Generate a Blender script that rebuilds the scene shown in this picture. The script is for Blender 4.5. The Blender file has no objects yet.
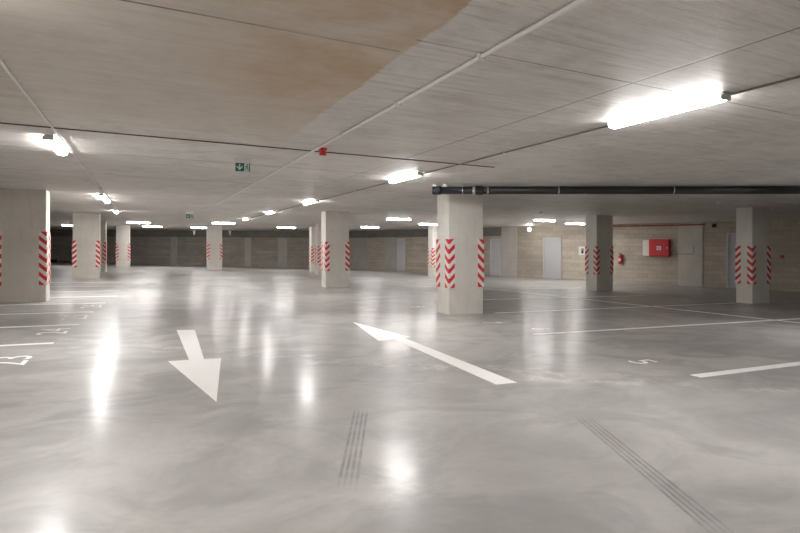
import bpy, bmesh, math, random
from mathutils import Vector, Matrix
random.seed(7)
S = bpy.context.scene
COL = S.collection
# ------------------------------------------------------------------ levels
# World axes follow the column grid: +Y runs down the aisle, +X across it.  The slab
# and the deck above it have the slight drainage fall of a real car park.
YAW = math.atan(255/533.)
SN, CS = math.sin(YAW), math.cos(YAW)
def across(x, y):                    # distance to the side of / along the viewing direction
    return x*CS - y*SN, x*SN + y*CS
def zf(x, y):
    a, b = across(x, y)
    return -.002045*b - .018*a - .00015*max(0, b-15)**2
def zc(x, y):
    a, b = across(x, y)
    return 2.5 + .002720*b - .010*a - .00015*max(0, b-15)**2

# ------------------------------------------------------------------ nodes
class NT:
    def __init__(s, name):
        s.m = bpy.data.materials.new(name); s.m.use_nodes = True
        s.t = s.m.node_tree; s.n = s.t.nodes; s.l = s.t.links
        s.b = s.n['Principled BSDF']
    def link(s, v, sock):
        if isinstance(v, (int, float)): sock.default_value = v
        elif isinstance(v, (tuple, list)): sock.default_value = tuple(v) if len(v) != 3 or sock.type == 'VECTOR' else (*v, 1)
        else: s.l.new(v, sock)
    def math(s, op, a, b=0., c=None):
        n = s.n.new('ShaderNodeMath'); n.operation = op
        s.link(a, n.inputs[0]); s.link(b, n.inputs[1])
        if c is not None: s.link(c, n.inputs[2])
        return n.outputs[0]
    def add(s, a, b): return s.math('ADD', a, b)
    def sub(s, a, b): return s.math('SUBTRACT', a, b)
    def mul(s, a, b): return s.math('MULTIPLY', a, b)
    def step(s, v, a, b):            # smooth 0..1 between a and b
        n = s.n.new('ShaderNodeMapRange'); n.interpolation_type = 'SMOOTHSTEP'
        s.link(v, n.inputs[0]); n.inputs[1].default_value = a; n.inputs[2].default_value = b
        return n.outputs[0]
    def remap(s, v, a, b, c, d):
        n = s.n.new('ShaderNodeMapRange'); s.link(v, n.inputs[0])
        for i, q in enumerate((a, b, c, d)): n.inputs[i+1].default_value = q
        return n.outputs[0]
    def coord(s, kind='Object'):
        return s.n.new('ShaderNodeTexCoord').outputs[kind]
    def sep(s, v):
        n = s.n.new('ShaderNodeSeparateXYZ'); s.link(v, n.inputs[0]); return n.outputs
    def comb(s, x, y, z):
        n = s.n.new('ShaderNodeCombineXYZ')
        for i, q in enumerate((x, y, z)): s.link(q, n.inputs[i])
        return n.outputs[0]
    def scale(s, v, sc, loc=(0, 0, 0)):
        n = s.n.new('ShaderNodeMapping'); s.link(v, n.inputs[0])
        n.inputs['Scale'].default_value = sc; n.inputs['Location'].default_value = loc
        return n.outputs[0]
    def noise(s, v, sc, detail=4, rough=.55, dist=0.):
        n = s.n.new('ShaderNodeTexNoise'); s.link(v, n.inputs['Vector'])
        n.inputs['Scale'].default_value = sc; n.inputs['Detail'].default_value = detail
        n.inputs['Roughness'].default_value = rough; n.inputs['Distortion'].default_value = dist
        return n.outputs['Fac']
    def mix(s, f, a, b, mode='MIX'):
        n = s.n.new('ShaderNodeMix'); n.data_type = 'RGBA'; n.blend_type = mode
        s.link(f, n.inputs[0]); s.link(a, n.inputs[6]); s.link(b, n.inputs[7])
        return n.outputs[2]
    def bump(s, h, strength, dist=.01):
        n = s.n.new('ShaderNodeBump'); s.link(h, n.inputs['Height'])
        n.inputs['Strength'].default_value = strength; n.inputs['Distance'].default_value = dist
        s.l.new(n.outputs[0], s.b.inputs['Normal'])
    def out(s, color=None, rough=None, metal=None, spec=None):
        if color is not None: s.link(color, s.b.inputs['Base Color'])
        if rough is not None: s.link(rough, s.b.inputs['Roughness'])
        if metal is not None: s.link(metal, s.b.inputs['Metallic'])
        if spec is not None: s.link(spec, s.b.inputs['Specular IOR Level'])
        return s.m
    def line(s, v, at, half, soft):  # 1 on a line v = at
        d = s.math('ABSOLUTE', s.sub(v, at)); return s.step(d, half+soft, half)

def simple(name, col, rough=.5, metal=0., var=.06, sc=30):
    t = NT(name); n = t.noise(t.coord(), sc, 3)
    c = t.mix(n, tuple(max(0, q*(1-var)) for q in col), tuple(q*(1+var) for q in col))
    return t.out(c, t.remap(n, .3, .7, max(.02, rough-.05), min(1, rough+.05)), metal)

def mat_floor():
    t = NT('polished_concrete'); v = t.coord(); p = t.sep(v); X, Y = p[0], p[1]
    big = t.noise(v, .35, 5, .6, .6); mid = t.noise(v, 1.3, 4, .5, .5); fine = t.noise(v, 16, 5, .6)
    streak = t.noise(t.scale(v, (.9, 1.25, 1)), 1.15, 6, .62, 1.1)
    c = t.mix(t.step(big, .35, .65), (.34, .328, .314), (.475, .459, .441))
    c = t.mix(t.mul(t.step(mid, .35, .75), .45), c, (.56, .544, .528))
    c = t.mix(t.mul(t.step(streak, .40, .66), .7), c, (.285, .276, .267))
    c = t.mix(t.mul(t.step(fine, .4, .8), .2), c, (.28, .265, .25))
    # pale, rough patch of laitance crossing the aisle
    d = t.sub(t.add(t.mul(X, .62), t.mul(Y, .78)), 5.9)
    pale = t.mul(t.step(t.math('ABSOLUTE', t.add(d, t.mul(t.sub(mid, .5), 1.6))), .35, .05), t.step(t.noise(v, 3.2, 6, .7), .47, .62))
    c = t.mix(t.mul(pale, .45), c, (.68, .65, .61))
    # skid marks left by tyres: bands of parallel tread lines
    tot = 0.
    for (ax, ay, bx, by, w, nl) in ((1.565, 4.0, .99, 2.74, .13, 4), (3.125, 3.17, 2.42, 1.55, .145, 4)):
        L = math.hypot(bx-ax, by-ay); ux, uy = (bx-ax)/L, (by-ay)/L
        dx, dy = t.sub(X, ax), t.sub(Y, ay)
        s_ = t.add(t.mul(dx, ux), t.mul(dy, uy)); q = t.add(t.mul(dx, -uy), t.mul(dy, ux))
        inb = t.mul(t.step(s_, -.08, .1), t.step(s_, L+.1, L-.35))
        inw = t.step(t.math('ABSOLUTE', q), w/2+.004, w/2-.004)
        ph = t.math('FRACT', t.add(t.mul(q, nl/w), .5*nl))
        stripe = t.step(t.math('ABSOLUTE', t.sub(ph, .5)), .36, .2)
        k = t.mul(t.mul(inb, inw), t.mul(stripe, t.remap(t.noise(v, 9, 4), .3, .7, .35, 1.)))
        tot = t.add(tot, k)
    c = t.mix(t.mul(tot, .62), c, (.115, .108, .1))
    r = t.remap(mid, .3, .7, .40, .50)
    t.link(.34, t.b.inputs['Coat Weight']); t.link(t.remap(mid, .3, .7, .17, .25), t.b.inputs['Coat Roughness'])
    return t.out(c, r, spec=.25)

def mat_ceiling():
    t = NT('board_marked_ceiling_concrete'); v = t.coord(); p = t.sep(v); X, Y = p[0], p[1]
    big = t.noise(v, .5, 5, .6, .4)
    grain = t.noise(t.scale(v, (.55, 9, 1)), 2.2, 7, .7, .3)
    fine = t.noise(t.scale(v, (3, 22, 1)), 2.0, 4, .6)
    blot = t.noise(v, 3.0, 6, .65)
    c = t.mix(t.step(big, .35, .65), (.64, .612, .575), (.76, .732, .695))
    c = t.mix(t.mul(t.step(grain, .42, .66), .55), c, (.82, .79, .745))
    c = t.mix(t.mul(t.step(grain, .5, .30), .58), c, (.42, .395, .365))
    c = t.mix(t.mul(t.step(fine, .5, .7), .3), c, (.40, .375, .345))
    c = t.mix(t.mul(t.step(blot, .45, .70), .42), c, (.46, .43, .39))
    # rust-brown water stain stopping at a panel edge
    wob = t.mul(t.sub(t.noise(v, 4.5, 5, .6), .5), .10)
    edge = t.step(t.add(X, wob), 1.452, 1.425)
    endy = t.step(t.add(Y, t.mul(wob, 4)), 6.5, 5.4)
    warm = t.mul(t.mul(edge, endy), t.remap(X, -3.0, .4, .25, 1.))
    c = t.mix(t.mul(warm, .5), c, (.58, .48, .37))
    core = t.mul(t.mul(edge, t.step(X, -.1, 1.25)), t.step(t.add(Y, t.mul(wob, 10)), 5.6, 3.3))
    core = t.mul(core, t.mul(t.step(t.noise(v, 1.3, 6, .62, .5), .30, .62), t.remap(t.noise(v, 5, 6, .7), .35, .65, .55, 1.)))
    c = t.mix(t.mul(core, .95), c, (.52, .345, .185))
    # construction and board joints
    j = 0.
    lx = t.step(X, 1.40, 1.42)
    j = t.add(j, t.mul(t.line(Y, 2.945, .006, .007), t.sub(1., lx)))
    j = t.add(j, t.mul(t.line(Y, 2.735, .004, .006), t.mul(lx, .95)))
    for yy, k in ((8.02, .8), (5.05, .12), (10.4, .5), (12.6, .45), (15.2, .5), (18.2, .5), (21.5, .5), (25., .5), (29., .5)):
        j = t.add(j, t.mul(t.line(Y, yy, .006+yy*.0007, .008), k))
    for xx, k in ((3.165, .85), (6.1, .25), (9.2, .3), (12.4, .3)):
        j = t.add(j, t.mul(t.line(X, xx, .005, .007), k))
    j = t.mul(j, t.remap(t.noise(v, 1.1, 4), .35, .6, .3, 1.))
    c = t.mix(t.mul(j, .95), c, (.10, .088, .075))
    t.bump(t.add(t.mul(grain, .8), t.mul(j, -.6)), .35, .012)
    return t.out(c, t.remap(grain, .3, .7, .42, .58), spec=.3)

def mat_concrete(name, a, b, dark, sc=1.0):
    t = NT(name); v = t.coord()
    big = t.noise(v, 1.1*sc, 5, .6, .3); ver = t.noise(t.scale(v, (5, 5, .7)), 1.6*sc, 5, .6)
    por = t.noise(v, 60*sc, 3, .6); blot = t.noise(v, 5*sc, 6, .68)
    c = t.mix(t.step(big, .35, .65), a, b)
    c = t.mix(t.mul(t.step(ver, .5, .72), .3), c, dark)
    c = t.mix(t.mul(t.step(blot, .55, .75), .25), c, dark)
    c = t.mix(t.mul(t.step(por, .66, .75), .4), c, tuple(q*.55 for q in dark))
    t.bump(t.add(t.mul(blot, .4), t.mul(por, .2)), .12, .01)
    return t.out(c, .62, spec=.35)

def mat_blocks(name, a, b, mortar):
    t = NT(name); v = t.coord(); p = t.sep(v)
    br = t.n.new('ShaderNodeTexBrick'); t.link(t.comb(p[0], p[2], 0.), br.inputs['Vector'])
    br.inputs['Color1'].default_value = (*a, 1); br.inputs['Color2'].default_value = (*b, 1)
    br.inputs['Mortar'].default_value = (*mortar, 1)
    for k, q in (('Scale', 1.), ('Mortar Size', .011), ('Mortar Smooth', .3), ('Brick Width', .4), ('Row Height', .2), ('Bias', -.1)):
        br.inputs[k].default_value = q
    big = t.noise(v, .6, 5, .6); fine = t.noise(v, 24, 4, .65)
    row = t.noise(t.scale(v, (.35, 1, 5)), 1., 3, .5)
    c = t.mix(t.mul(t.step(row, .45, .7), .45), br.outputs['Color'], tuple(q*1.28 for q in b))
    c = t.mix(t.mul(t.step(big, .45, .7), .4), c, tuple(q*.72 for q in a))
    c = t.mix(t.mul(t.step(fine, .5, .75), .3), c, tuple(q*.6 for q in a))
    t.bump(t.sub(t.mul(fine, .3), br.outputs['Fac']), .35, .012)
    return t.out(c, .85, spec=.25)

def mat_guard():
    t = NT('red_white_chevron_foam'); p = t.sep(t.coord())
    d = t.math('MAXIMUM', t.math('ABSOLUTE', p[0]), t.math('ABSOLUTE', p[1]))
    ph = t.math('FRACT', t.add(t.mul(t.sub(p[2], t.mul(d, .95)), 1/.2), 5.6))
    k = t.step(ph, .49, .52); k2 = t.step(ph, .0, .025)
    red = t.mul(k2, t.sub(1., k))
    n = t.noise(t.coord(), 20, 4)
    w = t.mix(n, (.74, .69, .63), (.86, .82, .76)); r = t.mix(n, (.56, .018, .03), (.70, .032, .045))
    return t.out(t.mix(red, w, r), .45)

def mat_paint():
    t = NT('worn_white_floor_paint'); v = t.coord(); n = t.noise(v, 9, 6, .7); b = t.noise(v, 2., 4)
    c = t.mix(t.step(n, .6, .8), (.94, .93, .91), (.86, .845, .82))
    return t.out(c, t.remap(b, .3, .7, .34, .48))

def mat_emit(name, col, k):
    t = NT(name); t.b.inputs['Base Color'].default_value = (.9, .9, .9, 1)
    t.b.inputs['Emission Color'].default_value = (*col, 1)
    # prismatic cover: most light leaves downwards, its side walls are dimmer
    nz = t.sep(t.n.new('ShaderNodeNewGeometry').outputs['Normal'])[2]
    t.link(t.mul(t.remap(nz, -1, -.05, 1., .32), k), t.b.inputs['Emission Strength'])
    return t.m

M = dict(
    floor=mat_floor(), ceiling=mat_ceiling(),
    column=mat_concrete('column_concrete', (.69, .66, .605), (.77, .742, .688), (.57, .542, .492)),
    column_dark=mat_concrete('weathered_column_concrete', (.62, .585, .52), (.70, .665, .60), (.50, .465, .405)),
    pilaster=mat_concrete('pilaster_concrete', (.50, .475, .432), (.57, .545, .50), (.42, .40, .36)),
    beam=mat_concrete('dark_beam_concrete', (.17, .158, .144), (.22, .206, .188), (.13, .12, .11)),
    blocks=mat_blocks('brown_concrete_blocks', (.45, .398, .325), (.52, .468, .392), (.38, .345, .295)),
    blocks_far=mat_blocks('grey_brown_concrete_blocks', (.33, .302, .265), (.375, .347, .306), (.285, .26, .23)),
    guard=mat_guard(), paint=mat_paint(),
    faded=simple('faded_white_stencil_paint', (.78, .76, .73), .42, 0, .15, 14),
    tube=mat_emit('lit_white_diffuser', (1., .975, .962), 30.),
    housing=simple('white_lamp_housing', (.62, .62, .61), .4),
    endcap=simple('grey_lamp_end_cap', (.45, .45, .45), .5),
    white=simple('white_plastic', (.74, .73, .70), .4),
    conduit=simple('pale_grey_conduit', (.80, .785, .755), .45),
    conduit_grey=simple('dark_grey_conduit', (.30, .29, .28), .5),
    cable=simple('red_brown_cable', (.10, .05, .04), .6),
    black=simple('black_pipe_plastic', (.010, .011, .013), .5),
    steel=simple('galvanised_steel', (.62, .62, .60), .3, .9),
    red=simple('red_enamel', (.55, .012, .02), .35),
    darkred=simple('dark_red_pipe_paint', (.30, .05, .04), .45),
    door=simple('pale_grey_door_paint', (.52, .53, .54), .45),
    doorframe=simple('door_frame_paint', (.58, .59, .60), .45),
    darkframe=simple('dark_door_frame_paint', (.10, .095, .09), .5),
    green=simple('exit_sign_green', (.008, .115, .085), .4),
    palegreen=simple('exit_sign_pale_green', (.55, .68, .62), .4),
    rubber=simple('black_rubber', (.02, .02, .02), .7),
    brown=simple('reddish_brown_board', (.24, .09, .06), .6),
    grey=simple('grey_plastic', (.25, .25, .24), .5),
)

# ------------------------------------------------------------------ mesh helpers
def link(name, bm, mat, parent=None, loc=None, smooth=False, rot=None):
    me = bpy.data.meshes.new(name); bmesh.ops.recalc_face_normals(bm, faces=bm.faces)
    bm.to_mesh(me); bm.free(); me.materials.append(mat)
    if smooth:
        for f in me.polygons: f.use_smooth = True
    o = bpy.data.objects.new(name, me); COL.objects.link(o)
    if parent: o.parent = parent
    if loc is not None: o.location = loc
    if rot is not None: o.rotation_euler = rot
    return o
def thing(name, label, cat, loc=(0, 0, 0), rz=0., group=None):
    o = bpy.data.objects.new(name, None); o.empty_display_size = .1; COL.objects.link(o)
    o.location = loc; o.rotation_euler = (0, 0, rz); o['label'] = label; o['category'] = cat
    if group: o['group'] = group
    return o
def tag(o, label, cat, group=None):
    o['label'] = label; o['category'] = cat
    if group: o['group'] = group
    return o
def struct(o, label=None):
    o['kind'] = 'structure'
    if label: o['label'] = label
    return o
def copy_tree(o, parent=None):
    c = o.copy(); COL.objects.link(c)
    if parent: c.parent = parent
    for ch in list(o.children): copy_tree(ch, c)
    return c
def box(bm, x0, x1, y0, y1, z0, z1, bev=0., seg=2):
    vs = [bm.verts.new((x, y, z)) for x in (x0, x1) for y in (y0, y1) for z in (z0, z1)]
    fs = [bm.faces.new([vs[i] for i in q]) for q in ((0,1,3,2),(4,6,7,5),(0,4,5,1),(2,3,7,6),(0,2,6,4),(1,5,7,3))]
    if bev:
        es = list({e for f in fs for e in f.edges})
        bmesh.ops.bevel(bm, geom=es, offset=bev, segments=seg, profile=.5, affect='EDGES')
    return bm
def tube(bm, pts, r, n=12, caps=True):
    pts = [Vector(p) for p in pts]; rings = []
    for i, p in enumerate(pts):
        d = (pts[min(i+1, len(pts)-1)]-pts[max(i-1, 0)]).normalized()
        up = Vector((0, 0, 1)) if abs(d.z) < .95 else Vector((1, 0, 0))
        a = d.cross(up).normalized(); b = a.cross(d)
        rr = r[i] if isinstance(r, (list, tuple)) else r
        rings.append([bm.verts.new(p+(a*math.cos(2*math.pi*k/n)+b*math.sin(2*math.pi*k/n))*rr) for k in range(n)])
    for A, B in zip(rings, rings[1:]):
        for k in range(n): bm.faces.new((A[k], A[(k+1) % n], B[(k+1) % n], B[k]))
    if caps: bm.faces.new(rings[0][::-1]); bm.faces.new(rings[-1])
    return bm
def torus(bm, c, axis, R, r, n=28, m=8):
    c = Vector(c); axis = Vector(axis).normalized()
    up = Vector((0, 0, 1)) if abs(axis.z) < .9 else Vector((1, 0, 0))
    a = axis.cross(up).normalized(); b = axis.cross(a); rings = []
    for i in range(n):
        t = 2*math.pi*i/n; d = a*math.cos(t)+b*math.sin(t)
        rings.append([bm.verts.new(c+d*(R+r*math.cos(2*math.pi*k/m))+axis*r*math.sin(2*math.pi*k/m)) for k in range(m)])
    for i in range(n):
        A, B = rings[i], rings[(i+1) % n]
        for k in range(m): bm.faces.new((A[k], A[(k+1) % m], B[(k+1) % m], B[k]))
    return bm
B = bmesh.new

# ------------------------------------------------------------------ the shell
def sheet(name, fz, mat, up):
    bm = B(); xs = [-13+i*1.1 for i in range(42)]; ys = [-12+i*1.3 for i in range(52)]
    g = [[bm.verts.new((x, y, fz(x, y))) for y in ys] for x in xs]
    for i in range(len(xs)-1):
        for j in range(len(ys)-1): bm.faces.new((g[i][j], g[i+1][j], g[i+1][j+1], g[i][j+1]))
    o = link(name, bm, mat, smooth=True)
    return struct(o)
sheet('floor', zf, M['floor'], 1)
sheet('ceiling', zc, M['ceiling'], -1)

class Wall:
    """a straight wall; local x runs along it, local -y faces the car park"""
    def __init__(s, name, a, b, mat, label):
        s.a, s.b = Vector((*a, 0)), Vector((*b, 0)); d = s.b-s.a; s.L = d.length; s.u = d.normalized()
        s.rz = math.atan2(d.y, d.x)
        s.o = struct(link(name, box(B(), -.2, s.L+.2, 0, .25, -1.2, 3.6), mat, loc=s.a, rot=(0, 0, s.rz)), label)
    def pt(s, u, off=0., z=0.):      # off: distance in front of the wall
        n = Vector((s.u.y, -s.u.x, 0)); p = s.a+s.u*u+n*off; return Vector((p.x, p.y, z))
    def zf(s, u): p = s.pt(u); return zf(p.x, p.y)
    def zc(s, u): p = s.pt(u); return zc(p.x, p.y)
    def place(s, o, u, off=0., z=0.):
        o.location = s.pt(u, off, z); o.rotation_euler = (0, 0, s.rz); return o
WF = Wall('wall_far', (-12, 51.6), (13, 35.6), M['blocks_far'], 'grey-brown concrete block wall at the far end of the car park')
WR = Wall('wall_right', (13, 35.6), (30.3, -8.7), M['blocks'], 'brown concrete block wall along the right side with fire cabinet')
WB = Wall('wall_back', (30.5, -9), (-9, -9), M['blocks'], 'concrete block wall behind the viewer')
WL = Wall('wall_left', (-9, -9), (-9, 50), M['blocks'], 'concrete block wall along the left side')

def beam(w, u0, u1, drop, n, label):
    bm = B(); k = 12; rows = []
    for i in range(k+1):
        u = u0+(u1-u0)*i/k; zt = w.zc(u)
        rows.append([bm.verts.new((u-u0, y, z)) for y, z in ((.02, zt+.03), (-.06, zt+.03), (-.06, zt-drop), (.02, zt-drop))])
    for A, C in zip(rows, rows[1:]):
        for q in range(4): bm.faces.new((A[q], A[(q+1) % 4], C[(q+1) % 4], C[q]))
    bm.faces.new(rows[0]); bm.faces.new(rows[-1][::-1])
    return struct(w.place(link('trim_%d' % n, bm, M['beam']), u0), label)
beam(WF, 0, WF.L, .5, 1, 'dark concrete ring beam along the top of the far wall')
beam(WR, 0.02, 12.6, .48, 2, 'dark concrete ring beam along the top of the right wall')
NPIL = [3]
def pilaster(w, u0, u1, top, label, mat='pilaster'):
    z0, z1 = w.zf((u0+u1)/2)-.03, top
    o = link('trim_%d' % NPIL[0], box(B(), 0, u1-u0, -.035, .02, z0, z1, .006, 1), M[mat]); NPIL[0] += 1
    return struct(w.place(o, u0), label)
M['pil_far'] = mat_concrete('grey_pilaster_concrete', (.41, .392, .362), (.47, .45, .42), (.34, .322, .296))
pilaster(WF, 16.3, 16.8, WF.zc(16.5)-.5, 'pale concrete strip in far wall left of the small middle column', 'pil_far')
pilaster(WF, 22.0, 22.5, WF.zc(22.2)-.5, 'pale concrete strip in far wall right of the small middle column', 'pil_far')
pilaster(WF, 24.5, 25.2, WF.zc(24.8)-.5, 'wider pale concrete strip in far wall under a lamp', 'pil_far')
pilaster(WR, .5, 1.95, WR.zc(1.2)-.48, 'broad pale concrete strip in right wall near the far corner', 'pil_far')
pilaster(WR, 3.6, 4.7, WR.zc(4)-.48, 'pale concrete strip beside the farthest white door', 'pil_far')
pilaster(WR, 12.58, 13.55, WR.zc(13)-.02, 'concrete strip between two pale doors behind the pipe-topped column')
pilaster(WR, 21.46, 22.42, WR.zc(22)-.02, 'broad concrete strip in block wall right of the red cabinet')

def door(w, n, u0, u1, h, label, frame='doorframe', side=1):
    z0 = w.zf((u0+u1)/2); W = u1-u0; fw = .06
    d = link('door_%d' % n, box(B(), fw, W-fw, -.055, .0, .01, h-fw, .004, 1), M['door'])
    w.place(d, u0, 0, z0); struct(d, label)
    bm = B(); box(bm, 0, fw, -.085, .02, -.01, h); box(bm, W-fw, W, -.085, .02, -.01, h); box(bm, fw, W-fw, -.085, .02, h-fw, h)
    link('door_frame', bm, M[frame], d)
    hx = W-fw-.09 if side > 0 else fw+.09
    bm = B(); tube(bm, [(hx, -.055, 1.03), (hx, -.105, 1.03), (hx-side*.02, -.11, 1.03), (hx-side*.12, -.11, 1.03)], .011, 8)
    box(bm, hx-.022, hx+.022, -.063, -.05, .94, 1.10, .004, 1)
    link('door_handle', bm, M['steel'], d)
    return d
door(WR, 1, 4.78, 5.5, 2.09, 'narrow white door in right wall nearest the far corner')
door(WR, 2, 11.88, 12.56, 2.04, 'narrow pale door just right of the pipe-topped column')
door(WR, 3, 15.1, 16.08, 2.09, 'wide pale grey door in block wall between two striped columns', side=-1)
door(WR, 4, 23.3, 24.4, 2.26, 'pale grey door partly hidden behind the rightmost column', 'doorframe')

# ------------------------------------------------------------------ columns
COLS = [
 # corner nearest the aisle, side (+1: body lies to +X, -1: to -X), width, depth, guard base, guard length, label, dark
 (-1.99, 14.15, -1, 0.95, .50, .37, 1.19, 'largest left concrete column cut by the photo edge, wide weathered grey face', 1),
 (-1.58, 23.60, -1, .90, .50, .43, 1.02, 'second concrete column on the left, striped on both edges of its face', 1),
 (-1.72, 29.60, -1, .90, .50, .43, 1.0, 'slim visible concrete column half hidden behind the second left column', 1),
 (-.82, 36.40, -1, .76, .50, .43, 1.0, 'farthest pale concrete column on the left, before the far wall', 0),
 (3.25, 32.60, 1, .82, .50, .62, .95, 'small distant concrete column standing alone in the middle of the far wall', 0),
 (5.47, 17.20, 1, .83, .50, .56, .98, 'mid-distance concrete column between the far middle column and the pipe-topped column', 0),
 (8.05, 26.60, 1, .80, .50, .48, .98, 'concrete column peeking out directly behind the mid-distance column', 0),
 (8.75, 30.20, 1, .80, .50, .48, .98, 'thin far column visible at left of the mid-distance column', 0),
 (5.58, 9.36, 1, .84, .49, .55, 1.0, 'prominent concrete column under the end of the black pipe', 0),
 (13.40, 24.10, 1, .80, .50, .48, .98, 'far concrete column mostly hidden behind the pipe-topped column', 0),
 (14.20, 13.80, 1, .78, .52, .58, .98, 'concrete column between the grey door and the fire extinguisher', 0),
 (15.00, 9.00, 1, .80, .45, .54, 1.06, 'rightmost concrete column in front of the partly hidden door', 0),
]
GT, GW = .012, .135
def guard_mesh(sx, sy, h):
    bm = B()                          # an L of thin foam wrapped round one corner; flaps run to sx and sy
    pr = [(0-GT*sx, 0-GT*sy), (GW*sx, -GT*sy), (GW*sx, 0), (0, 0), (0, GW*sy), (-GT*sx, GW*sy)]
    lo = [bm.verts.new((x, y, 0)) for x, y in pr]; hi = [bm.verts.new((x, y, h)) for x, y in pr]
    bm.faces.new(lo); bm.faces.new(hi)
    for i in range(6): bm.faces.new((lo[i], lo[(i+1) % 6], hi[(i+1) % 6], hi[i]))
    return bm
for (cx, cy, side, w, d, gb, gl, lab, dk) in COLS:
    x0, x1 = (cx, cx+w) if side > 0 else (cx-w, cx); y0, y1 = cy, cy+d
    mx, my = (x0+x1)/2, (y0+y1)/2; fz = zf(mx, my)
    r = thing('concrete_column', lab, 'column', (mx, my, fz), group='striped concrete columns')
    bm = B(); c = .012                # chamfered corners, foot on the slab and head on the deck
    out = [(x0+c, y0), (x1-c, y0), (x1, y0+c), (x1, y1-c), (x1-c, y1), (x0+c, y1), (x0, y1-c), (x0, y0+c)]
    lo = [bm.verts.new((x-mx, y-my, zf(x, y)-fz-.004)) for x, y in out]; hi = [bm.verts.new((x-mx, y-my, zc(x, y)-fz+.004)) for x, y in out]
    bm.faces.new(lo); bm.faces.new(hi)
    for i in range(8): bm.faces.new((lo[i], lo[(i+1) % 8], hi[(i+1) % 8], hi[i]))
    link('shaft', bm, M['column_dark' if dk else 'column'], r)
    for qx, sx in ((x0, 1), (x1, -1)):
        for qy, sy in ((y0, 1), (y1, -1)):
            g = link('corner_guard', guard_mesh(sx, sy, gl), M['guard'], r, (qx-mx, qy-my, gb))
            g['label'] = 'red and white chevron corner guard'

# ------------------------------------------------------------------ lamps
def lamp_proto():
    r = thing('batten_lamp', '', 'lamp')
    L = 1.12
    bm = B(); box(bm, -.045, .045, -L/2, L/2, -.022, -.004, .004, 2)
    for s in (-.38, .38): box(bm, -.02, .02, s-.03, s+.03, -.008, .004)
    link('housing', bm, M['housing'], r)
    bm = B(); n = 10; prof = [(.060*math.cos(math.pi*k/n), -.020-.040*math.sin(math.pi*k/n)**.6) for k in range(n+1)]
    A = [bm.verts.new((x, -L/2+.03, z)) for x, z in prof]; C = [bm.verts.new((x, L/2-.03, z)) for x, z in prof]
    for k in range(n): bm.faces.new((A[k], A[k+1], C[k+1], C[k]))
    bm.faces.new(A); bm.faces.new(C); bm.faces.new((A[0], C[0], C[n], A[n]))
    link('diffuser', bm, M['tube'], r)
    for s in (-1, 1):
        a, b = sorted((s*(L/2-.03), s*(L/2-.008)))
        link('end_cap', box(B(), -.060, .060, a, b, -.060, -.006, .012, 2), M['housing'], r)
    return r
LAMPS = [  # x, y, turned across the aisle?, label
 (3.97, 3.12, 0, 'nearest lit batten lamp, large at upper right of the photo'),
 (3.95, 8.05, 0, 'second lit batten lamp of the right row, above and left of the pipe end'),
 (3.95, 13.7, 0, 'third lit batten lamp of the right row, left above the mid-distance column'),
 (3.95, 18.7, 0, 'fourth lit batten lamp of the right row'),
 (3.95, 23.6, 0, 'fifth lit batten lamp of the right row, seen nearly end on'),
 (3.6, 28.3, 1, 'far lit batten lamp just above the small middle column'),
 (3.1, 35.3, 1, 'far lit batten lamp at the left of the small middle column head'),
 (-.96, 7.5, 0, 'nearest lit batten lamp on the left conduit'),
 (-.93, 14.9, 0, 'second lit batten lamp on the left conduit, farther back'),
 (-.93, 16.15, 0, 'third lit batten lamp on the left conduit, close after the second'),
 (-.93, 21.3, 0, 'last lit batten lamp on the left conduit'),
 (-.3, 30.6, 1, 'lit cross batten lamp above the farthest left column, nearer of two'),
 (.4, 35.6, 1, 'lit cross batten lamp by the far wall right of the farthest left column'),
 (7.6, 31.6, 1, 'lit cross batten lamp over the far wall left of the mid-distance column'),
 (11.5, 28.0, 1, 'lit cross batten lamp near the far wall right of the mid-distance column'),
 (9.4, 19.8, 1, 'lit cross batten lamp midway between mid-distance column and pipe-topped column'),
 (12.55, 23.0, 1, 'lit lamp at the left of the pipe-topped column, almost hidden by it'),
 (14.7, 17.1, 1, 'lit cross batten lamp above the wide grey door'),
 (17.5, 18.3, 1, 'far lit cross batten lamp left of the extinguisher column head'),
 (-3.9, 37.2, 1, 'far lit lamp glimpsed left of the second left column'),
 (10.2, 4.2, 0, 'added batten lamp out of view, brightening the right bays'),  # added out of view to lift the dark right side; no source seen
 (-5.2, 6.5, 0, 'added batten lamp out of view, brightening the largest left column'),  # added out of view to light the front of the largest left column
 (3.95, -2.2, 0, 'added unseen batten lamp continuing the right row just behind the viewer'),  # unseen, added for fill as a continuation of the right row
 (3.95, -7.0, 0, 'added unseen batten lamp ending the right row at the wall behind the viewer'),  # another unseen fill lamp added at the end of that row
 (-.93, 2.7, 0, 'lit batten lamp on the left conduit just outside the photo at upper left'),
 (-.93, -2.9, 0, 'added unseen batten lamp on the left conduit behind the viewer'),  # unseen, added so the left row also lights the near space
]
proto = None
for (x, y, turn, lab) in LAMPS:
    if proto is None: o = proto = lamp_proto()
    else: o = copy_tree(proto)
    o['label'] = lab; o['group'] = 'lit batten lamps on the ceiling'
    o.location = (x, y, zc(x, y)); o.rotation_euler = (0, 0, math.pi/2 if turn else 0)
    # follow the fall of the deck
    d = .3; sl = (zc(x+d, y)-zc(x-d, y))/(2*d) if turn else (zc(x, y+d)-zc(x, y-d))/(2*d)
    o.rotation_euler.x = math.atan(sl)*(-1 if turn else 1)
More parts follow.
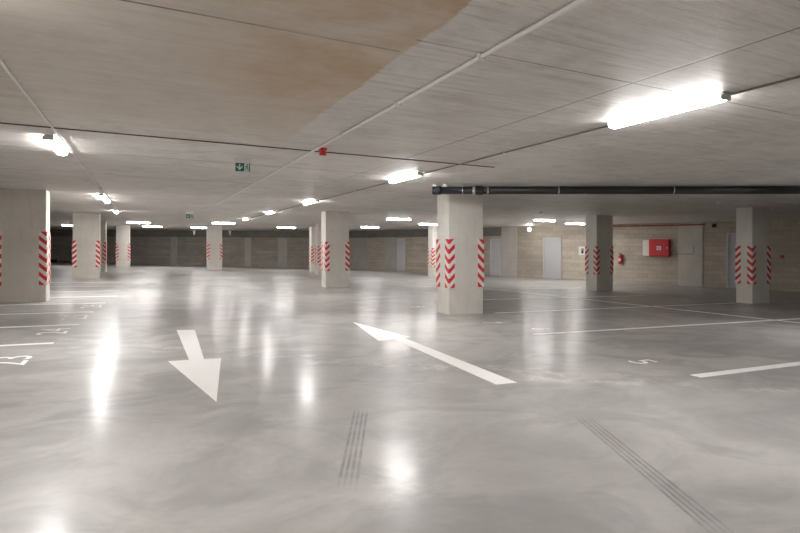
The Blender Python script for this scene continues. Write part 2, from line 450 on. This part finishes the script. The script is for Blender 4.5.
def ceil_run(name, x, ya, yb, r, mat, lab, cat, clips=(), gap=.004, along='y'):
    n = 24; pts = []
    for i in range(n+1):
        q = ya+(yb-ya)*i/n; p = (x, q) if along == 'y' else (q, x)
        pts.append((*p, zc(*p)-r-gap))
    o = tag(link(name, tube(B(), pts, r, 10), M[mat], smooth=True), lab, cat)
    for c in clips:
        p = (x, c) if along == 'y' else (c, x); z = zc(*p)
        e = (r+.012, .014) if along == 'y' else (.014, r+.012)
        k = link('pipe_clip', box(B(), p[0]-e[0], p[0]+e[0], p[1]-e[1], p[1]+e[1], z-2*r-gap-.006, z+.003, .003, 1), M['conduit'], o)
    return o
ceil_run('conduit_pipe', 1.87, -8.9, 16.5, .014, 'conduit', 'pale conduit pipe running diagonally across the middle of the ceiling', 'pipe', (1.5, 2.75, 3.95, 5.3, 7.4, 10., 13.))
ceil_run('lamp_conduit', 4.02, -8.9, 24.2, .008, 'conduit_grey', 'thin dark conduit linking the right row of lamps', 'conduit', (1.2, 5.4, 10.6, 16.2))
ceil_run('lamp_conduit', -.85, -8.9, 22.0, .011, 'conduit', 'pale conduit linking the left row of lamps', 'conduit', (4.2, 10.2, 12.8))
ceil_run('ceiling_cable', 6.45, -8.5, 4.62, .0065, 'cable', 'thin dark red-brown cable crossing the ceiling past the red sounder', 'cable', along='x')
o = link('junction_box', box(B(), -.05, .05, -.05, .05, -.055, .003, .006, 2), M['conduit']); o.location = (-.95, 11.3, zc(-.95, 11.3)-.036)
tag(o, 'small pale junction box on the left lamp conduit between two lamps', 'junction box')

# ------------------------------------------------------------------ black drain pipe
PA, PB = Vector((4.93, 8.84, 2.412)), Vector((12.6, 4.42, 2.345))
PD = (PB-PA).normalized()
r = thing('drain_pipe', 'thick black drain pipe slung under the ceiling at right', 'pipe', PA)
link('pipe_run', tube(B(), [PD*.12, PB-PA], .074, 20), M['black'], r, smooth=True)
def collar(s, R, L, mat, name):
    return link(name, tube(B(), [PD*(s-L/2), PD*(s-L/2+.008), PD*(s+L/2-.008), PD*(s+L/2)], [R-.004, R, R, R-.004], 20), M[mat], r, smooth=False)
bm = B(); tube(bm, [PD*-.02, PD*.0, PD*.13, PD*.15], [.075, .084, .084, .075], 20)
link('end_socket', bm, M['black'], r)
collar(.76, .083, .05, 'steel', 'coupling'); collar(.86, .086, .14, 'black', 'socket_joint')
n_ = Vector((-PD.y, PD.x, 0)).normalized()
bm = B(); q = PD*.07; tube(bm, [q, q-n_*.09, q-n_*.12+Vector((0, 0, -.004))], [.055, .055, .05], 16)
link('branch_elbow', bm, M['black'], r)
bm = B(); q = PD*.07-n_*.118; tube(bm, [q, q-n_*.022], [.042, .042], 16); link('clean_out_cap', bm, M['black'], r)
for s in (.03, .22):
    p = PA+PD*s; top = zc(p.x, p.y)-PA.z
    link('riser_stub', tube(B(), [PD*s+Vector((0, 0, .06)), Vector(((PD*s).x, (PD*s).y, top+.004))], .045, 14), M['white'], r)
for s in (.55, 1.02, 2.32, 4.38, 6.8):
    p = PA+PD*s; top = zc(p.x, p.y)-PA.z
    bm = B(); c = PD*s; torus(bm, c, PD, .079, .009, 24, 6)
    tube(bm, [c+Vector((0, 0, .078)), Vector((c.x, c.y, top+.003))], .006, 6)
    link('hanger_clamp', bm, M['steel'], r)

# ------------------------------------------------------------------ ceiling fittings
def exit_sign(x, y, rz, k, lab):
    r = thing('exit_sign', lab, 'sign', (x, y, zc(x, y)), rz)
    W, H = .19*k, .125*k; t = -.055*k
    link('sign_housing', box(B(), -W/2-.012, W/2+.012, -.025, .025, t, .004, .004, 1), M['white'], r)
    p = link('sign_panel', box(B(), -W/2, W/2, -.006, .006, t-H, t+.002), M['palegreen'], r)
    link('green_field', box(B(), -W/2+.004, W*.12, -.009, -.005, t-H+.006, t-.006), M['green'], p)
    bm = B(); s = H*.36; cx, cz = -W*.2, t-H/2; a = [(-.18, 1), (.18, 1), (.18, -.1), (.72, .42), (.92, .1), (0, -1), (-.92, .1), (-.72, .42), (-.18, -.1)]
    fr = [bm.verts.new((cx+x_*s, -.0115, cz+z_*s)) for x_, z_ in a]; bk = [bm.verts.new((cx+x_*s, -.008, cz+z_*s)) for x_, z_ in a]
    bm.faces.new(fr); bm.faces.new(bk[::-1])
    for i in range(9): bm.faces.new((fr[i], bk[i], bk[(i+1) % 9], fr[(i+1) % 9]))
    link('down_arrow', bm, M['palegreen'], p)
    bm = B(); s = H*.36; cx = W*.30      # running figure leaving a doorway
    box(bm, cx-.1*s, cx+.16*s, -.0095, -.006, cz-.1*s, cz+.5*s)
    torus(bm, (cx+.1*s, -.008, cz+.78*s), (0, 1, 0), .11*s, .1*s, 10, 6)
    for (xa, za, xb, zb) in ((0, -.1, -.45, -.75), (.1, -.1, .4, -.5), (.4, -.5, .3, -.9), (.1, .4, -.42, .15), (.1, .4, .5, .1)):
        tube(bm, [(cx+xa*s, -.008, cz+za*s), (cx+xb*s, -.008, cz+zb*s)], .09*s, 6)
    link('running_figure', bm, M['green'], p)
    link('end_strip', box(B(), W/2-.006, W/2+.004, -.008, .008, t-H, t), M['green'], p)
    return r
exit_sign(1.21, 7.55, -.22, 1., 'green and white exit sign with down arrow hanging from the ceiling')
exit_sign(1.45, 20.6, -.22, 1.2, 'tiny distant exit sign hanging from the ceiling above the far wall')
r = thing('alarm_sounder', 'small red alarm sounder on the ceiling right of the exit sign', 'alarm', (1.95, 6.25, zc(1.95, 6.25)))
link('base', tube(B(), [(0, 0, .004), (0, 0, -.03), (0, 0, -.034)], [.05, .05, .044], 20), M['red'], r)
link('horn', tube(B(), [(0, 0, -.03), (0, 0, -.05), (0, 0, -.085), (0, 0, -.09)], [.036, .034, .046, .03], 20), M['red'], r)
def detector(x, y, lab):
    r = thing('smoke_detector', lab, 'detector', (x, y, zc(x, y)))
    link('base', tube(B(), [(0, 0, .004), (0, 0, -.018), (0, 0, -.022)], [.062, .062, .055], 24), M['white'], r)
    link('sensor_head', tube(B(), [(0, 0, -.02), (0, 0, -.04), (0, 0, -.055), (0, 0, -.058)], [.05, .046, .03, .012], 24), M['white'], r)
detector(12.9, 8.55, 'white smoke detector on the ceiling left of the rightmost column head')
detector(11.55, 13.6, 'small white smoke detector on the ceiling below the black pipe')
r = thing('pendant_lamp', 'small lit globe lamp hanging just above the wide grey door', 'lamp', (17.3, 21.2, zc(17.3, 21.2)))
link('cord', tube(B(), [(0, 0, .004), (0, 0, -.10)], .012, 8), M['white'], r)
link('lamp_holder', tube(B(), [(0, 0, -.08), (0, 0, -.14)], [.03, .04], 12), M['white'], r)
bm = B(); bmesh.ops.create_uvsphere(bm, u_segments=16, v_segments=10, radius=.085); link('globe', bm, M['tube'], r, (0, 0, -.21), True)
for x, y, lab in ((3.0, 38.6, 'small white cone fitting hanging at the far wall left of the small middle column'), (5.2, 37.6, 'small white cone fitting hanging at the far wall right of the small middle column')):
    r = thing('hanging_fitting', lab, 'ceiling fitting', (x, y, zc(x, y)))
    link('stem', tube(B(), [(0, 0, .004), (0, 0, -.12)], .02, 8), M['white'], r)
    link('cone', tube(B(), [(0, 0, -.1), (0, 0, -.12), (0, 0, -.42)], [.07, .1, .03], 14), M['white'], r)

# ------------------------------------------------------------------ things on the right wall
r = thing('fire_hose_cabinet', 'red fire hose cabinet with white emblem on the right block wall', 'fire cabinet')
WR.place(r, 20.33, 0, .97)
link('body', box(B(), 0, .84, -.22, .01, 0, .76, .012, 2), M['red'], r)
d_ = link('cabinet_door', box(B(), .03, .81, -.245, -.215, .03, .73, .01, 2), M['red'], r)
em = link('emblem_plate', box(B(), .33, .51, -.25, -.243, .28, .46), M['white'], d_); em['label'] = 'white square hose emblem'
bm = B(); torus(bm, (.42, -.251, .38), (0, 1, 0), .045, .012, 20, 6); box(bm, .405, .435, -.253, -.249, .29, .35); link('emblem_mark', bm, M['red'], d_)
link('door_latch', box(B(), .74, .77, -.262, -.243, .34, .43, .004, 1), M['steel'], d_)
r = thing('electrical_box', 'white box fixed on the wall against the left side of the red cabinet', 'box'); WR.place(r, 20.03, 0, .99)
link('body', box(B(), 0, .29, -.12, .01, 0, .72, .01, 2), M['white'], r)
link('cover', box(B(), .02, .27, -.132, -.118, .02, .70, .006, 1), M['white'], r)
r = thing('fire_extinguisher', 'red fire extinguisher hanging on the wall right of a striped column', 'fire extinguisher'); WR.place(r, 19.04, .0, .6)
link('cylinder', tube(B(), [(0, -.12, 0), (0, -.12, .02), (0, -.12, .36), (0, -.12, .40), (0, -.12, .43)], [.07, .085, .085, .06, .03], 20), M['red'], r, smooth=True)
vb = B(); tube(vb, [(0, -.12, .42), (0, -.12, .48)], .022, 12); box(vb, -.07, .03, -.135, -.105, .47, .49); box(vb, -.08, .03, -.135, -.105, .505, .52)
link('valve_handle', vb, M['rubber'], r)
link('hose', tube(B(), [(.02, -.12, .46), (.08, -.13, .45), (.115, -.14, .38), (.11, -.14, .2), (.1, -.14, .08)], .012, 8), M['rubber'], r, smooth=True)
link('bracket', box(B(), -.03, .03, -.045, .01, .1, .38), M['grey'], r)
lb = link('label_plate', box(B(), -.05, .05, -.212, -.19, .14, .27, .004, 1), M['white'], r)
r = thing('notice_board', 'small white notice with dark symbol at the left of the extinguisher column', 'sign'); WR.place(r, 16.98, 0, 1.0)
link('plate', box(B(), 0, .34, -.02, .005, 0, .42, .004, 1), M['white'], r)
bm = B(); torus(bm, (.2, -.021, .27), (0, 1, 0), .045, .02, 14, 6); box(bm, .14, .25, -.024, -.018, .08, .22); link('symbol', bm, M['rubber'], r)
pts = [WR.pt(u, .05, WR.zc(u)-.10) for u in (18.0, 19, 20, 21, 22, 22.5)]
o = tag(link('sprinkler_pipe', tube(B(), pts, .026, 10), M['darkred'], smooth=True), 'dark red pipe along the top of the block wall above the red cabinet', 'pipe')
for u in (18.4, 19.9, 21.4):
    p = WR.pt(u, .05, WR.zc(u)-.10); link('pipe_clip', torus(B(), p, WR.u, .03, .008, 14, 5), M['steel'], o)
    link('pipe_clip', tube(B(), [p+Vector((0, 0, .03)), WR.pt(u, .05, WR.zc(u)+.003)], .007, 6), M['steel'], o)
pts = [WR.pt(21.17, .045, 1.08), WR.pt(21.9, .045, 1.08), WR.pt(22.05, .045, 1.09), WR.pt(22.08, .045, 1.14), WR.pt(22.08, .045, 1.42)]
tag(link('wall_conduit', tube(B(), pts, .014, 8), M['conduit_grey'], smooth=True), 'thin grey conduit leaving the red cabinet and turning up the wall', 'conduit')
r = thing('wall_speaker', 'small dark fitting high on the wall left of the rightmost column', 'speaker'); WR.place(r, 22.85, 0, WR.zc(22.85)-.17)
link('body', box(B(), -.07, .07, -.13, .01, -.06, .08, .012, 2), M['rubber'], r); link('bracket', box(B(), -.02, .02, -.05, .005, .07, .12), M['grey'], r)
r = thing('call_point', 'small dark red call point on block wall right of the rightmost column', 'call point'); WR.place(r, 25.15, 0, 1.0)
link('body', box(B(), -.06, .06, -.05, .005, -.06, .06, .008, 2), M['darkred'], r); link('press_panel', box(B(), -.03, .03, -.054, -.048, -.03, .03), M['red'], r)

# ------------------------------------------------------------------ things by the far wall at left
def bicycle(u, z, s, lab):
    r = thing('bicycle', lab, 'bicycle', group='bicycles on the far wall'); WF.place(r, u, .22, z)
    for x in (0, 1.02*s):
        w = link('wheel', torus(B(), (x, 0, 0), (0, 1, 0), .325, .024, 32, 8), M['rubber'], r, smooth=True)
        bm = B(); tube(bm, [(x, -.04, 0), (x, .04, 0)], .022, 10)
        for k in range(12):
            a = k*math.pi/6; tube(bm, [(x, 0, 0), (x+.32*math.cos(a), 0, .32*math.sin(a))], .003, 4)
        link('spokes', bm, M['steel'], w)
    bm = B()
    for a, b in (((0, 0), (.44, -.05)), ((0, 0), (.33, .45)), ((.44, -.05), (.30, .55)), ((.33, .45), (.86, .50)), ((.44, -.05), (.88, .40)), ((.84, .58), (1.02, 0))):
        tube(bm, [(a[0]*s, 0, a[1]), (b[0]*s, 0, b[1])], .018, 8)
    link('frame', bm, M['rubber'], r)
    bm = B(); box(bm, *sorted((.16*s, .42*s)), -.06, .06, .55, .61, .02, 2); link('saddle', bm, M['rubber'], r)
    link('handlebar', tube(B(), [(.9*s, -.27, .66), (.84*s, -.2, .66), (.83*s, 0, .64), (.84*s, .2, .66), (.9*s, .27, .66)], .014, 8), M['rubber'], r)
    link('crank', tube(B(), [(.40*s, -.07, -.2), (.44*s, -.07, -.05), (.44*s, .07, -.05), (.48*s, .07, .1)], .012, 6), M['steel'], r)
    bm = B(); tube(bm, [(.5*s, .02, .5), (.5*s, .23, .56)], .015, 6); link('wall_hook', bm, M['steel'], r)
bicycle(6.45, 1.05, -1, 'dark bicycle hung on the far wall just right of the largest left column')
bicycle(8.72, 1.05, 1, 'dark bicycle hung on the far wall behind the left edge of second left column')
def crate(u, w, h, mat, name, lab, cat):
    r = thing(name, lab, cat); WF.place(r, u, .45, WF.zf(u)-.002)
    link('body', box(B(), -w/2, w/2, -.2, .2, 0, h-.03, .01, 1), M[mat], r); link('rim', box(B(), -w/2-.015, w/2+.015, -.215, .215, h-.04, h, .008, 1), M[mat], r)
crate(7.15, .28, .24, 'rubber', 'plastic_crate', 'small black crate on the floor under the far wall at left', 'crate')
crate(8.05, .5, .16, 'brown', 'storage_box', 'low reddish-brown box on the floor by the far wall at left', 'box')

# ------------------------------------------------------------------ floor markings
def flat(name, poly, mat='paint', h=.003, sub=None):
    bm = B(); hi = [bm.verts.new((x, y, zf(x, y)+h)) for x, y in poly]; lo = [bm.verts.new((x, y, zf(x, y)-.002)) for x, y in poly]
    bm.faces.new(hi); n = len(poly)
    for i in range(n): bm.faces.new((hi[i], lo[i], lo[(i+1) % n], hi[(i+1) % n]))
    return link(name, bm, M[mat])
def strip(name, a, b, w, mat='paint'):
    n = max(1, int(math.dist(a, b)/1.5)); dx, dy = b[0]-a[0], b[1]-a[1]; L = math.hypot(dx, dy); nx, ny = -dy/L*w/2, dx/L*w/2
    bm = B(); rows = []
    for i in range(n+1):
        x, y = a[0]+dx*i/n, a[1]+dy*i/n
        rows.append([bm.verts.new((px, py, zf(px, py)+q)) for px, py, q in ((x+nx, y+ny, -.002), (x+nx, y+ny, .003), (x-nx, y-ny, .003), (x-nx, y-ny, -.002))])
    for A, C in zip(rows, rows[1:]):
        for k in range(3): bm.faces.new((A[k], A[k+1], C[k+1], C[k]))
    bm.faces.new(rows[0]); bm.faces.new(rows[-1])
    return link(name, bm, M[mat])
tag(flat('floor_arrow', [(.44, 8.93), (.455, 6.54), (.235, 6.54), (.54, 4.69), (.80, 6.51), (.615, 6.53), (.70, 8.87)]),
    'broad white arrow on the floor at left, pointing towards the viewer', 'floor marking')
tag(flat('floor_arrow', [(3.10, 4.30), (3.345, 4.29), (3.455, 7.06), (3.585, 7.12), (3.35, 8.96), (3.0, 6.97), (3.27, 7.04)]),
    'long white arrow on the floor pointing away towards the middle columns', 'floor marking')
LB = [(8.26, 'nearest white stall line at the left edge'), (10.03, 'second white stall line at the left edge, ahead of the largest column'),
      (11.85, 'third white stall line at the left, ahead of the largest column'), (13.6, 'white stall line right at the foot of the largest left column'),
      (15.3, 'white stall line just beyond the largest left column'), (17.1, 'second white stall line beyond the largest left column'),
      (19.1, 'third white stall line beyond the largest left column'), (21.2, 'faint white stall line nearest the second left column')]
for i, (y, lab) in enumerate(LB):
    tag(strip('stall_line', (-5.2, y+.02), ((-1.08, -.97, -.9, -.8, -.62, -.64, -.62, -.62)[i], y), .10 if i < 3 else .085), lab, 'floor marking', 'left stall lines')
RB = [((5.34, 3.80), (12.5, 3.70), .13, 'thick white stall line nearest the viewer at right edge'),
      ((5.55, 6.71), (16.5, 6.42), .10, 'white stall line crossing the long back line at the right edge'),
      ((6.7, 9.32), (14.75, 9.33), .09, 'white stall line running from pipe-topped column to rightmost column'),
      ((7.2, 12.05), (14.2, 11.86), .09, 'white stall line beyond the pipe-topped column'),
      ((9.2, 15.1), (14.9, 15.25), .09, 'farthest white stall line near the extinguisher column')]
for a, b, w, lab in RB: tag(strip('stall_line', a, b, w), lab, 'floor marking', 'right stall lines')
tag(strip('bay_line', (10.85, 16.2), (11.95, 3.3), .10), 'long white line slanting across the right bays in front of the rightmost column', 'floor marking')
def digits(txt, x, y, rz, h, lab, mat='faded', wide=1.):
    cu = bpy.data.curves.new('stall_number', 'FONT'); cu.body = txt; cu.size = h*1.38; cu.align_x = 'CENTER'; cu.align_y = 'CENTER'
    o = bpy.data.objects.new('tmp', cu); COL.objects.link(o); bpy.context.view_layer.update()
    me = bpy.data.meshes.new_from_object(o.evaluated_get(bpy.context.evaluated_depsgraph_get())); bpy.data.objects.remove(o)
    c, s = math.cos(rz), math.sin(rz)
    for v in me.vertices:
        px, py = v.co.x*wide, v.co.y; gx, gy = x+px*c-py*s, y+px*s+py*c
        v.co = (gx, gy, zf(gx, gy)+.0035)
    me.materials.clear(); me.materials.append(M[mat]); me.name = 'stall_number'
    q = bpy.data.objects.new('stall_number', me); COL.objects.link(q)
    return tag(q, lab, 'stall number', 'painted stall numbers')
LE, RI = math.pi/2, -math.pi/2
for t_, y, lab in (('23', 7.15, 'painted stall number nearest the viewer at left edge, before the first line'), ('24', 9.35, 'painted stall number between first and second left stall lines'),
                   ('25', 11.05, 'painted stall number between second and third left stall lines'), ('26', 12.9, 'painted stall number just ahead of the largest left column')):
    digits(t_, -1.33+(y-7.15)*.06, y, LE, .40, lab, 'paint' if y < 8 else 'faded', 1.15)
for t_, x, y, lab in (('5', 5.42, 4.55, 'painted stall digit nearest the viewer in the right bays'), ('6', 6.05, 7.15, 'painted stall digit in the bright reflection right of the pipe-topped column'),
                      ('7', 5.7, 8.05, 'painted stall digit at the foot of the pipe-topped column'), ('8', 5.65, 10.9, 'painted stall digit left of the pipe-topped column')):
    digits(t_, x, y, RI, .36, lab, 'paint', 1.0)

# ------------------------------------------------------------------ camera, world, view
cam = bpy.data.cameras.new('camera'); co = bpy.data.objects.new('camera', cam); COL.objects.link(co)
co.location = (0, 0, 1.30); co.rotation_euler = (math.pi/2, 0, -YAW)
cam.sensor_width = 36; cam.lens = 533/800*36; cam.shift_y = -17.5/800; cam.clip_start = .05; cam.clip_end = 200
S.camera = co
w = bpy.data.worlds.new('world'); S.world = w; w.use_nodes = True
w.node_tree.nodes['Background'].inputs[0].default_value = (0, 0, 0, 1)
S.view_settings.view_transform = 'Standard'; S.view_settings.look = 'None'
S.view_settings.exposure = 2.4; S.view_settings.gamma = 1.; S.view_settings.use_curve_mapping = False
S.cycles.max_bounces = 14; S.cycles.diffuse_bounces = 10; S.cycles.glossy_bounces = 6
S.cycles.caustics_reflective = True; S.cycles.sample_clamp_indirect = 12.
S.cycles.use_light_tree = True
